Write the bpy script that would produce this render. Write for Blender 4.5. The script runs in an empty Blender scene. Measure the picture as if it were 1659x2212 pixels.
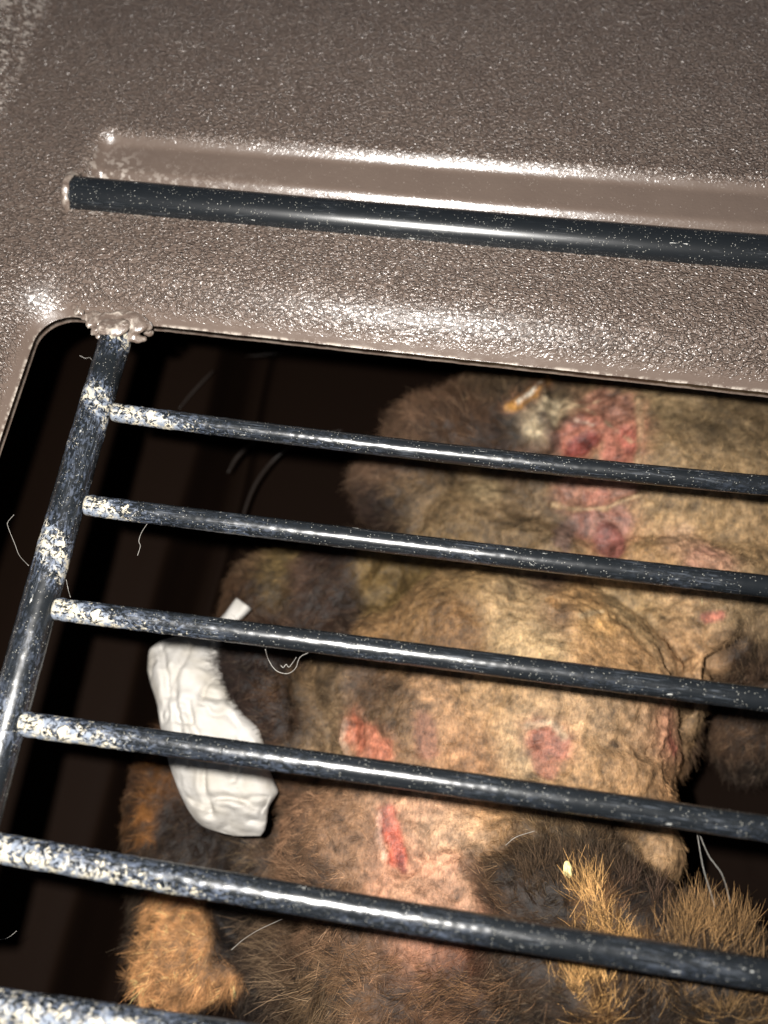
import bpy, bmesh, math, random
import numpy as np
from mathutils import Vector, Matrix, noise
from mathutils.bvhtree import BVHTree
random.seed(7); rng = np.random.default_rng(11)
SC = bpy.context.scene
MM = 0.001

# ------------------------------------------------------------------ camera
# fitted to the wire gate (bars 25 mm apart); world: X along the bars, Y away up the lid, Z out of the carrier
FA, FB, FC, TX, TY, TZ, FPX = -0.3952, 0.0990, 0.1528, -68.3795, -47.5754, 215.0557, 1800.0
def _rot(a, b, c):
    ca, sa, cb, sb, cc, sc = math.cos(a), math.sin(a), math.cos(b), math.sin(b), math.cos(c), math.sin(c)
    return (np.array([[cc, -sc, 0], [sc, cc, 0], [0, 0, 1]]) @ np.array([[1, 0, 0], [0, ca, -sa], [0, sa, ca]])
            @ np.array([[cb, 0, sb], [0, 1, 0], [-sb, 0, cb]]))
RM = _rot(FA, FB, FC); TV = np.array([TX, TY, TZ])
FL = np.diag([1, -1, -1.0])                       # fit axes -> world axes
CAM = FL @ (-RM.T @ TV)                           # camera position in mm
def ray(px, py):
    q = np.array([(px - 829.5) / FPX, (py - 1106.0) / FPX, 1.0])
    return FL @ (RM.T @ q)
def D(px, py, z=0.0):
    """world point (mm) seen at photo position px,py and lying at height z"""
    d = ray(px, py); t = (z - CAM[2]) / d[2]
    return CAM + d * t
right = FL @ (RM.T @ np.array([1.0, 0, 0])); up = FL @ (RM.T @ np.array([0, -1.0, 0])); fwd = FL @ (RM.T @ np.array([0, 0, 1.0]))
cd = bpy.data.cameras.new('camera'); cam = bpy.data.objects.new('camera', cd); SC.collection.objects.link(cam)
M = Matrix.Identity(4)
for i in range(3):
    M[i][0] = right[i]; M[i][1] = up[i]; M[i][2] = -fwd[i]; M[i][3] = CAM[i] * MM
cam.matrix_world = M
cd.sensor_fit = 'HORIZONTAL'; cd.sensor_width = 36.0; cd.lens = FPX / 1659.0 * 36.0
cd.clip_start = 0.01; cd.clip_end = 10.0
cd.dof.use_dof = True; cd.dof.focus_distance = 0.206; cd.dof.aperture_fstop = 11.5
SC.camera = cam

# ------------------------------------------------------------------ light: phone flash beside the lens, dim room
w = bpy.data.worlds.new('World'); SC.world = w; w.use_nodes = True
w.node_tree.nodes['Background'].inputs[0].default_value = (0.7, 0.8, 1.0, 1)
w.node_tree.nodes['Background'].inputs[1].default_value = 0.08
fl = bpy.data.lights.new('phone_flash', 'POINT'); fo = bpy.data.objects.new('phone_flash', fl); SC.collection.objects.link(fo)
fp = CAM + up * 14.0 - right * 32.0
fo.location = Vector(fp) * MM
fl.energy = 6.8; fl.shadow_soft_size = 0.004; fl.color = (1.0, 0.965, 0.92)
SC.view_settings.view_transform = 'Standard'; SC.view_settings.look = 'None'
SC.view_settings.exposure = 0.0; SC.view_settings.gamma = 1.0
SC.render.engine = 'CYCLES'; SC.cycles.max_bounces = 6

# ------------------------------------------------------------------ helpers
def lin(c):
    c = np.asarray(c, float) / 255.0
    return np.where(c <= 0.04045, c / 12.92, ((c + 0.055) / 1.055) ** 2.4)
def link(o, parent=None):
    SC.collection.objects.link(o)
    if parent is not None: o.parent = parent
    return o
def mesh_np(name, verts_mm, faces, mat, parent=None, smooth=True, attrs=None, origin=None):
    """one mesh object; verts in world mm, stored around its own origin"""
    v = np.asarray(verts_mm, float)
    o0 = np.asarray(origin if origin is not None else v.mean(0), float)
    me = bpy.data.meshes.new(name)
    me.from_pydata(((v - o0) * MM).tolist(), [], [tuple(int(i) for i in f) for f in faces])
    if smooth: me.polygons.foreach_set('use_smooth', [True] * len(me.polygons))
    for k, a in (attrs or {}).items():
        a = np.asarray(a, np.float32)
        if a.ndim == 1:
            at = me.attributes.new(k, 'FLOAT', 'POINT'); at.data.foreach_set('value', a)
        else:
            at = me.attributes.new(k, 'FLOAT_COLOR', 'POINT')
            at.data.foreach_set('color', np.concatenate([a, np.ones((len(a), 1), np.float32)], 1).ravel())
    me.update()
    if mat: me.materials.append(mat)
    o = bpy.data.objects.new(name, me)
    o.location = Vector(o0) * MM
    link(o, parent)
    if parent is not None: o.matrix_parent_inverse = Matrix.Translation(-Vector(parent.location))
    return o
def thing(name, label, cat, loc_mm, group=None):
    o = bpy.data.objects.new(name, None); o.location = Vector(loc_mm) * MM; o.empty_display_size = 0.01
    link(o); o['label'] = label; o['category'] = cat
    if group: o['group'] = group
    return o
def grid_faces(nu, nv, wrap=False, off=0):
    i, j = np.meshgrid(np.arange(nu if wrap else nu - 1), np.arange(nv - 1), indexing='ij')
    i2 = (i + 1) % nu
    f = np.stack([i * nv + j, i2 * nv + j, i2 * nv + j + 1, i * nv + j + 1], -1).reshape(-1, 4)
    return f + off
def sst(x, a, b):
    t = np.clip((x - a) / (b - a), 0, 1); return t * t * (3 - 2 * t)
_perm = rng.permutation(4096); _val = rng.random(4096)
def vnoise(P, s, seed=0):
    """smooth value noise 0..1 in 3D, P in mm, feature size s mm"""
    Q = np.asarray(P, float) / s + seed * 17.37 + 500
    I = np.floor(Q).astype(int); F = Q - I; F = F * F * (3 - 2 * F)
    def h(a, b, c): return _val[_perm[(_perm[(_perm[a & 4095] + b) & 4095] + c) & 4095]]
    r = 0
    for dx in (0, 1):
        for dy in (0, 1):
            for dz in (0, 1):
                wt = (F[:, 0] if dx else 1 - F[:, 0]) * (F[:, 1] if dy else 1 - F[:, 1]) * (F[:, 2] if dz else 1 - F[:, 2])
                r = r + wt * h(I[:, 0] + dx, I[:, 1] + dy, I[:, 2] + dz)
    return r
def fbm(P, s, oct=3, seed=0):
    r = 0; a = 1; n = 0
    for k in range(oct):
        r = r + a * vnoise(P, s / 2 ** k, seed + k); n += a; a *= 0.5
    return r / n
def polydist(P, pts):
    """distance of 2D/3D points P to a polyline"""
    best = np.full(len(P), 1e9)
    pts = [np.asarray(p, float) for p in pts]
    for a, b in zip(pts[:-1], pts[1:]):
        ab = b - a; t = np.clip(((P - a) @ ab) / (ab @ ab + 1e-12), 0, 1)
        best = np.minimum(best, np.linalg.norm(P - (a + t[:, None] * ab), axis=1))
    return best

# ------------------------------------------------------------------ materials
class NT:
    def __init__(s, name):
        s.m = bpy.data.materials.new(name); s.m.use_nodes = True; s.t = s.m.node_tree; s.n = s.t.nodes
        s.b = s.n['Principled BSDF']; s.out = s.n['Material Output']
    def new(s, typ, **kw):
        n = s.n.new(typ)
        for k, v in kw.items():
            if k in n.inputs.keys() if isinstance(k, str) else False: pass
            setattr(n, k, v)
        return n
    def val(s, sock, v):
        if hasattr(v, 'is_output') or isinstance(v, bpy.types.NodeSocket): s.t.links.new(v, sock)
        else: sock.default_value = v
    def coord(s, sx=1000, sy=1000, sz=1000, rot=0.0):
        tc = s.new('ShaderNodeTexCoord'); mp = s.new('ShaderNodeMapping')
        mp.inputs['Rotation'].default_value = (0, 0, rot); mp.inputs['Scale'].default_value = (sx, sy, sz)
        s.t.links.new(tc.outputs['Object'], mp.inputs['Vector']); return mp.outputs[0]
    def noise(s, vec, scale, detail=2, rough=0.5, dist=0.0):
        n = s.new('ShaderNodeTexNoise'); s.val(n.inputs['Vector'], vec); n.inputs['Scale'].default_value = scale
        n.inputs['Detail'].default_value = detail; n.inputs['Roughness'].default_value = rough; n.inputs['Distortion'].default_value = dist
        return n.outputs['Fac']
    def voro(s, vec, scale, feat='F1', out='Distance'):
        n = s.new('ShaderNodeTexVoronoi'); n.feature = feat; s.val(n.inputs['Vector'], vec); n.inputs['Scale'].default_value = scale
        return n.outputs[out]
    def math(s, op, a, b=0.0, c=0.0, clamp=False):
        n = s.new('ShaderNodeMath'); n.operation = op; n.use_clamp = clamp
        s.val(n.inputs[0], a); s.val(n.inputs[1], b); s.val(n.inputs[2], c); return n.outputs[0]
    def ss(s, x, a, b, lo=0.0, hi=1.0):
        n = s.new('ShaderNodeMapRange'); n.interpolation_type = 'SMOOTHSTEP'; s.val(n.inputs['Value'], x)
        s.val(n.inputs['From Min'], a); s.val(n.inputs['From Max'], b); s.val(n.inputs['To Min'], lo); s.val(n.inputs['To Max'], hi)
        return n.outputs[0]
    def mix(s, f, a, b):
        n = s.new('ShaderNodeMix'); n.data_type = 'RGBA'; s.val(n.inputs[0], f)
        for k, v in ((6, a), (7, b)):
            s.val(n.inputs[k], v if not isinstance(v, (tuple, list, np.ndarray)) else (float(v[0]), float(v[1]), float(v[2]), 1.0))
        return n.outputs[2]
    def attr(s, name, out='Fac'):
        n = s.new('ShaderNodeAttribute'); n.attribute_name = name; return n.outputs[out]
    def bump(s, h, dist, strength=1.0, nrm=None):
        n = s.new('ShaderNodeBump'); s.val(n.inputs['Height'], h); n.inputs['Distance'].default_value = dist * MM
        n.inputs['Strength'].default_value = strength
        if nrm: s.t.links.new(nrm, n.inputs['Normal'])
        return n.outputs[0]
    def set(s, **kw):
        for k, v in kw.items():
            if isinstance(v, (tuple, list)) and len(v) == 3: v = (*v, 1.0)
            s.val(s.b.inputs[k.replace('_', ' ')], v)

def mat_shell():
    t = NT('brown_grained_plastic')
    c = t.coord(560, 960, 800, rot=0.10)
    n1 = t.noise(c, 0.95, 1.2, 0.45, 0.35)
    ridge = t.ss(t.math('ABSOLUTE', t.math('SUBTRACT', n1, 0.5)), 0.0, 0.085, 1.0, 0.0)
    n2 = t.noise(c, 2.1, 1.0)
    pits = t.ss(n2, 0.35, 0.7)
    g = t.attr('grain')
    fine = t.noise(t.coord(), 5.0, 2.0)
    h = t.math('ADD', t.math('MULTIPLY', t.math('ADD', t.math('MULTIPLY', ridge, 1.0), t.math('MULTIPLY', pits, 0.3)), g),
               t.math('MULTIPLY', fine, 0.05))
    nb = t.bump(h, 0.62, 1.0)
    wob = t.bump(t.noise(t.coord(), 0.12, 2.0), 0.8, 0.35, nb)
    t.val(t.b.inputs['Normal'], wob)
    # dust specks and chalky dirt; the same mask paints light on the corner facet
    sp = t.voro(t.coord(), 1.5)
    spk = t.math('MULTIPLY', t.ss(sp, 0.10, 0.18, 1.0, 0.0), t.ss(t.noise(t.coord(), 0.4, 2), 0.48, 0.62))
    dirt_and_light = t.math('MULTIPLY', t.attr('dirt_and_light'), t.ss(t.noise(t.coord(), 0.55, 5, 0.6), 0.50, 0.60))
    rim = t.math('MULTIPLY', t.attr('rim'), t.ss(t.noise(t.coord(300, 300, 300), 1.0, 5, 0.7), 0.42, 0.6))
    base = t.mix(t.noise(t.coord(), 0.06, 3), lin((88, 75, 67)), lin((100, 87, 78)))
    base = t.mix(t.math('MULTIPLY', spk, 0.55), base, lin((205, 195, 185)))
    base = t.mix(t.math('MULTIPLY', dirt_and_light, 0.75), base, lin((175, 165, 155)))
    base = t.mix(t.math('MULTIPLY', rim, 0.8), base, lin((188, 178, 166)))
    t.set(Base_Color=base, Roughness=t.math('ADD', 0.25, t.math('MULTIPLY', dirt_and_light, 0.3)), Specular_IOR_Level=1.0,
          Coat_Weight=0.3, Coat_Roughness=0.36)
    t.val(t.b.inputs['Coat Normal'], t.bump(t.math('MULTIPLY', t.noise(c, 0.9, 2), g), 0.22, 1.0))
    return t.m
def mat_rod(name, k=1.0, streak=1.0):
    t = NT(name)
    c = t.coord(); cl = t.coord(90, 1000, 1000)
    w_ = t.attr('wear')
    fl_ = t.noise(c, 0.75, 8, 0.70, 1.0)
    thr = t.math('SUBTRACT', 0.845, t.math('MULTIPLY', w_, 0.335))
    flakes = t.ss(t.math('SUBTRACT', fl_, thr), 0.0, 0.02)
    st = t.noise(t.coord(45, 1000, 1000), 3.0, 5, 0.65)
    st2 = t.math('MULTIPLY', t.ss(st, 0.52, 0.62), t.ss(t.noise(t.coord(400, 1000, 1000), 0.22, 4, .6), 0.48, 0.62))
    rub = t.math('MULTIPLY', t.ss(t.noise(t.coord(420, 1000, 1000, rot=.2), 1.2, 6, 0.75, .8), 0.49, 0.60), t.ss(w_, 0.25, 0.9))
    spn = t.voro(c, 1.5)
    spk = t.math('MULTIPLY', t.ss(spn, 0.13, 0.19, 1.0, 0.0), t.ss(t.noise(c, 0.45, 3), 0.44, 0.56))
    big = t.ss(t.noise(t.coord(220, 1000, 1000), 0.8, 5, 0.7), 0.665, 0.69)
    base = (0.007, 0.0085, 0.010)
    b = t.mix(t.math('MULTIPLY', st2, 0.17 * streak), base, lin((120, 128, 140)))
    b = t.mix(t.math('MULTIPLY', rub, 0.42), b, lin((120, 132, 155)))
    b = t.mix(t.math('MULTIPLY', spk, 0.8), b, lin((170, 168, 158)))
    b = t.mix(t.math('MULTIPLY', big, 0.9), b, lin((190, 190, 185)))
    b = t.mix(flakes, b, t.mix(t.ss(t.noise(c, 0.5, 3), .4, .6), lin((182, 174, 154)), lin((112, 120, 132))))
    h = t.math('ADD', t.math('MULTIPLY', flakes, 0.6), t.math('MULTIPLY', t.noise(c, 1.3, 3), 0.02))
    h = t.math('ADD', h, t.math('MULTIPLY', t.math('MAXIMUM', spk, big), 0.35))
    h = t.math('ADD', h, t.math('MULTIPLY', st, 0.05))
    t.val(t.b.inputs['Normal'], t.bump(h, 0.13, 1.0))
    r = t.math('ADD', t.math('ADD', 0.27, t.math('MULTIPLY', st2, 0.12)), t.math('MULTIPLY', t.math('ADD', flakes, t.math('MULTIPLY', rub, 0.5)), 0.4))
    t.set(Base_Color=b, Roughness=r, Specular_IOR_Level=0.75)
    return t.m
def mat_plain(name, rgb, rough=0.5, bump=None, spec=0.5, attrcol=None, var=None):
    t = NT(name)
    base = tuple(float(x) for x in rgb)
    if attrcol: base = t.attr(attrcol, 'Color')
    if var:
        base = t.mix(t.noise(t.coord(), var[0], 4, 0.6), base, var[1])
    if bump:
        t.val(t.b.inputs['Normal'], t.bump(t.noise(t.coord(), bump[0], 4, 0.6), bump[1]))
    t.set(Base_Color=base, Roughness=rough, Specular_IOR_Level=spec)
    return t.m
def mat_skin():
    t = NT('shaved_cat_skin')
    col = t.attr('col', 'Color')
    c = t.coord(); cs = t.coord(1500, 600, 1000, rot=0.6)
    n = t.noise(c, 0.55, 5, 0.62); n2 = t.noise(cs, 1.1, 4, 0.6)
    v = t.math('ADD', t.math('MULTIPLY', n, 0.9), t.math('MULTIPLY', n2, 0.7))
    v = t.ss(v, 0.5, 1.1, 0.5, 1.35)
    hs = t.new('ShaderNodeHueSaturation'); t.val(hs.inputs['Value'], v); t.val(hs.inputs['Color'], col)
    nb = t.bump(t.noise(c, 0.5, 6, 0.65), 0.9, 0.8)
    t.val(t.b.inputs['Normal'], nb)
    wet = t.attr('wet')
    t.set(Base_Color=hs.outputs[0], Roughness=t.ss(wet, 0, 1, 0.62, 0.36), Specular_IOR_Level=0.35,
          Subsurface_Weight=0.12, Subsurface_Scale=0.0012)
    t.b.inputs['Subsurface Radius'].default_value = (1.0, 0.4, 0.25)
    return t.m
def mat_fur():
    t = NT('cat_fur')
    t.set(Base_Color=t.attr('col', 'Color'), Roughness=0.6, Specular_IOR_Level=0.16)
    return t.m
def mat_cloth():
    t = NT('white_bandage_cloth')
    c = t.coord(2500, 2500, 2500, rot=0.3)
    wv = t.noise(c, 1.0, 3)
    t.val(t.b.inputs['Normal'], t.bump(t.math('ADD', t.noise(t.coord(), 0.25, 3), t.math('MULTIPLY', wv, 0.3)), 0.35))
    t.set(Base_Color=t.mix(t.ss(t.noise(t.coord(), 0.09, 4), 0.4, 0.75), (0.46, 0.44, 0.41), (0.37, 0.34, 0.29)), Roughness=0.85,
          Specular_IOR_Level=0.2)
    return t.m
M_SHELL = mat_shell(); M_ROD = mat_rod('black_painted_steel'); M_ROD2 = mat_rod('black_glossy_steel', streak=0.3)
M_SKIN = mat_skin(); M_FUR = mat_fur(); M_CLOTH = mat_cloth()
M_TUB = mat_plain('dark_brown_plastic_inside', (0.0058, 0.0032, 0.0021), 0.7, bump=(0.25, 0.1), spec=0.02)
M_HIGHLIGHT = mat_plain('glossy_dark_plastic', (0.016, 0.012, 0.010), 0.35, spec=0.3)
M_HAIR = mat_plain('loose_pale_hair', (0.35, 0.33, 0.30), 0.4)
M_CRUMB = mat_plain('pale_yellow_crumb', (0.75, 0.66, 0.30), 0.7, bump=(1.5, 0.3))

# ------------------------------------------------------------------ pet carrier: lid
carrier = thing('pet_carrier', 'brown grained plastic pet carrier with black steel wire window in its top', 'pet carrier', D(829, 700, 0))
LIPZ = -9.5
op_pts = [(-330, 2000), (-60, 1170), (0, 952), (36, 838), (70, 745)]           # left edge of the opening, bottom to top
op_top = [(325, 703), (560, 738), (830, 758), (1250, 800), (1659, 837), (1900, 862)]
# rounded corner between both edges
corner = []
L = [D(x, y, LIPZ)[:2] for x, y in op_pts]; T = [D(x, y, LIPZ)[:2] for x, y in op_top]
def line_int(p, d, q, e):
    A = np.array([[d[0], -e[0]], [d[1], -e[1]]]); s_ = np.linalg.solve(A, q - p); return p + d * s_[0]
dl = (L[-1] - L[-3]); dl /= np.linalg.norm(dl); dt = (T[0] - T[2]); dt /= np.linalg.norm(dt)
Cx = line_int(L[-1], dl, T[0], dt)
Rc = 9.5
ang = math.acos(np.clip(np.dot(-dl, -dt), -1, 1)); tl = Rc / math.tan(ang / 2)
pa = Cx - dl * tl; pb = Cx - dt * tl
bis = (-dl - dt); bis /= np.linalg.norm(bis); cc = Cx + bis * (Rc / math.sin(ang / 2))
a0 = math.atan2(*(pa - cc)[::-1]); a1 = math.atan2(*(pb - cc)[::-1])
if a1 > a0: a1 -= 2 * math.pi
curve = []; nrm = []
nl = np.array([-dl[1], dl[0]])
# left straight (in fitted direction so that outward offsets never cross)
p0 = pa - dl * 150
for s_ in np.linspace(0, 1, 260): curve.append(p0 + (pa - p0) * s_); nrm.append(nl)
for s_ in np.linspace(0, 1, 340)[1:]:
    a = a0 + (a1 - a0) * s_; n_ = np.array([math.cos(a), math.sin(a)]); curve.append(cc + n_ * Rc); nrm.append(n_)
nt_ = np.array([dt[1], -dt[0]]); nt_ = nt_ if nt_[1] > 0 else -nt_
p1 = pb - dt * 190
for s_ in np.linspace(0, 1, 520)[1:]: curve.append(pb + (p1 - pb) * s_); nrm.append(nt_)
curve = np.array(curve); nrm = np.array(nrm)
dd = np.concatenate([np.array([0, .12, .3, .5]), np.arange(0.7, 8, .25), np.arange(8, 46, .16), np.arange(46, 175, .7)])
P2 = (curve[:, None, :] + nrm[:, None, :] * dd[None, :, None])
nu, nv = P2.shape[:2]; P2 = P2.reshape(-1, 2); dist = np.tile(dd, nu)
tpar = np.repeat(np.arange(nu), nv)
# rod and recess lines
RODR = 5.2; RODZ = -0.5
rA = D(172, 423, RODZ)[:2]; rB = D(1659, 551, RODZ)[:2]; ru = (rB - rA) / np.linalg.norm(rB - rA); rn = np.array([-ru[1], ru[0]])
uA = D(260, 283, 0)[:2]; uB = D(1659, 388, 0)[:2]
s_al = (P2 - rA) @ ru; a_pr = (P2 - rA) @ rn
ua, ub = (uA - rA) @ ru, (uB - rA) @ ru; wa, wb = (uA - rA) @ rn, (uB - rA) @ rn
wtop = wa + (wb - wa) * (s_al - ua) / (ub - ua)
end = s_al + 1.0                                    # left end of recess
rad = 5.0
ex = np.clip(rad - (end), 0, None); ey = np.clip(a_pr - (wtop - rad), 0, None)
dtop = np.where((ex > 0) & (ey > 0), rad - np.hypot(ex, ey), np.minimum(wtop - a_pr, end + 1e-9))
dtop = np.where(a_pr > wtop, np.minimum(dtop, wtop - a_pr), dtop)
H = np.zeros(len(P2))
inside = sst(dtop, -1.6, 3.0)
floor_ = -2.9 - 0.05 * np.clip(wtop - a_pr, 0, 30)
crev = -4.0 * sst(a_pr, RODR + 1.9, RODR - 0.4)
crev = -4.2 * (1 - sst(a_pr, 8.0, 13.4))
Hrec = (floor_ + crev) * inside
lower = a_pr < -RODR * 0.93
H = np.where(lower, 0.0, Hrec)
# gentle mound just above the recess left end, and the faceted upper left corner
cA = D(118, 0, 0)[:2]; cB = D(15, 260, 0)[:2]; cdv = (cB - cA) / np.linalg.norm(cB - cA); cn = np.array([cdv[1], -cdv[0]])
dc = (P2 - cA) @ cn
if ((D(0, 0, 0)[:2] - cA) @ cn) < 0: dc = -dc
H += 0.5 * np.log1p(np.exp(np.clip(dc / 0.6, -20, 20))) * 0.6
# rolled lip round the opening
roll = LIPZ * np.clip(1 - dist / 16.5, 0, 1) ** 2.05
H += roll
P3 = np.column_stack([P2, H])
H += 0.25 * (fbm(np.column_stack([P2, P2[:, 0] * 0]), 22, 2, 5) - 0.5) * sst(dist, 2, 10)
P3[:, 2] = H
edge_wob = 0.35 * (fbm(P3, 3.0, 3, 9) - 0.5) * (1 - sst(dist, 0, 1.0))
P3[:, 1] += edge_wob
nearrod = sst(np.abs(a_pr), RODR + 4.5, RODR + 0.5) * 0
rec_s = inside * sst(a_pr, -RODR, -RODR + 0.2)
grain = (1 - 0.97 * sst(dtop, -0.8, 1.2) * (a_pr > -RODR)) * sst(dist, 0.8, 5.5)
grain = np.where((dtop > -3) & (s_al < 4) & (s_al > -4) & (a_pr > -6) , grain * 0.6, grain)
dirt_and_light = ((dtop > 0) & (a_pr > 0)) * np.exp(-np.clip(a_pr - 10.5, 0, 99) / 2.6) * sst(s_al, 75, 5) * .75 + \
       np.exp(-((s_al - 5) ** 2 + (a_pr - 14) ** 2) / 40.) * 0.5
dirt_and_light += 0.85 * sst(dc, 0, 3.5)  # paler colour on the corner facet, painted for the light it catches
dirt_and_light += 0.35 * ((a_pr < -RODR) & (a_pr > -RODR - 1.2))
rim = 1 - sst(dist, 0.1, 0.6)
top = P3; bot = P3.copy(); bot[:, 2] -= 2.2
nvv = len(top)
F = grid_faces(nu, nv)
# orient faces upward
v0, v1, v2 = top[F[0][0]], top[F[0][1]], top[F[0][2]]
if np.cross(v1 - v0, v2 - v0)[2] < 0: F = F[:, ::-1]
cut = None
Fb = F[:, ::-1] + nvv
ri = np.arange(nu - 1) * nv
Fr = np.stack([ri, ri + nv, ri + nv + nvv, ri + nvv], -1)
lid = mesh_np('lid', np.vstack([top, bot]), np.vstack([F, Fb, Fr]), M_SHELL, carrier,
              attrs={'grain': np.tile(grain, 2), 'dirt_and_light': np.tile(dirt_and_light, 2), 'rim': np.concatenate([rim, rim * 0])})

# rods: built along local +X so the paint wear follows each of them
def rod(name, pts, r, mat, parent, wearf, label=None, capl=True):
    pts = [np.asarray(p, float) for p in pts]
    # arc length sampling of a smooth curve through the points
    P = np.array(pts)
    cs = np.concatenate([[0], np.cumsum(np.linalg.norm(np.diff(P, axis=0), axis=1))]); Ltot = cs[-1]
    n = max(24, int(Ltot / 0.55)); s = np.linspace(0, Ltot, n)
    deg = min(2, len(P) - 1); C = np.column_stack([np.polyval(np.polyfit(cs, P[:, k], deg), s) for k in range(3)])
    X = (C[-1] - C[0]) / np.linalg.norm(C[-1] - C[0]); Z = np.array([0, 0, 1.0]); Y = np.cross(Z, X); Y /= np.linalg.norm(Y); Z = np.cross(X, Y)
    loc = (C - C[0]) @ np.array([X, Y, Z]).T
    m = 40; th = np.linspace(0, 2 * math.pi, m, endpoint=False)
    rr = np.full(n, r); rr = np.where(np.arange(n) == 0, r * 0.93, rr)
    V = loc[:, None, :] + rr[:, None, None] * np.stack([np.zeros(m), np.cos(th), np.sin(th)], -1)[None]
    ws = C[:, None, :] + np.zeros((1, m, 1))
    lump = (fbm((V + C[0]).reshape(-1, 3), 6.0, 2, 3) - 0.5) * 0.03
    V = V + (np.stack([np.zeros(m), np.cos(th), np.sin(th)], -1)[None] * lump.reshape(n, m, 1))
    wear = wearf(s[:, None] + 0 * th[None], np.degrees(th)[None] + 0 * s[:, None], Ltot)
    fl_h = 0.12 * np.clip(wear, 0, 1).reshape(n, m, 1) * (vnoise(V.reshape(-1, 3), 1.3, 8).reshape(n, m, 1) > 0.55)
    V = V + np.stack([np.zeros(m), np.cos(th), np.sin(th)], -1)[None] * fl_h
    verts = V.reshape(-1, 3).tolist()
    fa = grid_faces(n, m)
    j = np.arange(m)
    # wrap closure
    i = np.arange(n - 1)[:, None]
    fw = np.stack([(i * m + m - 1) + 0 * i, ((i + 1) * m + m - 1), (i + 1) * m, i * m], -1).reshape(-1, 4)
    faces = [tuple(int(q) for q in f) for f in np.vstack([fa, fw])]
    faces.append(tuple(range(m))); faces.append(tuple((n - 1) * m + k for k in reversed(range(m))))
    me = bpy.data.meshes.new(name); me.from_pydata([[c * MM for c in v] for v in verts], [], faces)
    me.polygons.foreach_set('use_smooth', [len(p.vertices) == 4 for p in me.polygons])
    at = me.attributes.new('wear', 'FLOAT', 'POINT'); at.data.foreach_set('value', wear.ravel().astype(np.float32))
    bm = bmesh.new(); bm.from_mesh(me); bmesh.ops.recalc_face_normals(bm, faces=bm.faces); bm.to_mesh(me); bm.free()
    me.materials.append(mat)
    o = bpy.data.objects.new(name, me)
    Mx = Matrix.Identity(4)
    for k in range(3): Mx[k][0] = X[k]; Mx[k][1] = Y[k]; Mx[k][2] = Z[k]; Mx[k][3] = C[0][k] * MM
    link(o, parent)
    if parent is not None:
        pm = parent.matrix_basis.copy()
        if parent.parent: pm = Matrix.Translation(parent['wloc']) if 'wloc' in parent else pm
        o.matrix_parent_inverse = Matrix.Translation(-Vector(parent['wloc'] if 'wloc' in parent else parent.location))
    o.matrix_basis = Mx
    if label: o['label'] = label
    return o
rod('hinge_rod', [D(150, 421, RODZ), D(830, 483, RODZ), D(1659, 551, RODZ), D(1900, 573, RODZ)], RODR, M_ROD2, carrier,
    lambda s, t, L: 0.42 * np.exp(-s / 14) + 0 * t)
# socket lip the rod disappears into
sv = []; sf = []
c0 = np.array([*rA, RODZ]) + np.array([*ru, 0]) * (-1.6)
for i in range(49):
    a = i / 48 * math.pi * 1.15 - 0.25
    ctr = c0 + np.array([*rn, 0]) * math.cos(a) * (RODR + 0.5) + np.array([0, 0, 1]) * math.sin(a) * (RODR + 0.3)
    o1 = np.array([*rn, 0]) * math.cos(a) + np.array([0, 0, 1]) * math.sin(a)
    for k in range(12):
        b = k / 12 * 2 * math.pi
        rr_ = 0.8 + 0.25 * math.sin(i * 0.9 + k)
        sv.append(ctr + o1 * math.cos(b) * rr_ * 0.8 + np.array([*ru, 0]) * math.sin(b) * (1.1 + 0.2 * math.sin(i * .7)))
for i in range(48):
    for k in range(12): sf.append((i * 12 + k, (i + 1) * 12 + k, (i + 1) * 12 + (k + 1) % 12, i * 12 + (k + 1) % 12))
sv = np.array(sv)
mesh_np('rod_socket', sv, sf, M_SHELL, carrier, attrs={'grain': sv[:, 0] * 0, 'dirt_and_light': sv[:, 0] * 0 + 0.3, 'rim': sv[:, 0] * 0 + 0.35})

# ------------------------------------------------------------------ wire gate
gate = bpy.data.objects.new('wire_gate', None); link(gate, carrier)
gl = D(200, 900, -2) * MM; gate.matrix_parent_inverse = Matrix.Translation(-Vector(carrier.location)); gate.location = gl; gate['wloc'] = tuple(gl); gate.empty_display_size = 0.01
def g1(s, c, w): return np.exp(-((s - c) / w) ** 2)
def upright_wear(s, t, L):
    r = 0.48 + 0 * s + 0 * t
    for c, w_, a in ((2, 5, .6), (8, 4, .3), (22.5, 4.5, .85), (30, 3.2, .95), (36, 3, .5), (54, 9, .4), (63, 5, .6), (70.5, 3.5, .95), (100, 8, .45)):
        r = r + a * g1(s, c, w_)
    return np.clip(r, 0, 1.15) * (0.75 + 0.25 * np.sin(np.radians(t) * 1 + s * 0.3))
rod('upright_bar', [D(x, y, -8.4) for x, y in ((255, 715), (190, 937), (149, 1087), (86, 1287), (41, 1475), (-22, 1700), (-100, 2000))],
    4.1, M_ROD, gate, upright_wear)
bars = [([(246, 890.5), (829.5, 965), (1659, 1047), (1800, 1063)], 2.42, 17, .9),
        ([(188, 1091), (829.5, 1171), (1659, 1266), (1800, 1283)], 2.58, 12, .75),
        ([(121, 1315), (829.5, 1405), (1659, 1512), (1800, 1531)], 2.60, 16, .95),
        ([(46, 1563), (829.5, 1671), (1659, 1790), (1800, 1812)], 2.66, 20, .95),
        ([(-26, 1828), (300, 1882), (829.5, 1975), (1659, 2105), (1800, 2128)], 2.92, 34, .9),
        ([(-60, 2171), (200, 2202), (700, 2278), (1300, 2365), (1800, 2435)], 3.4, 60, .85)]
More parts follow.
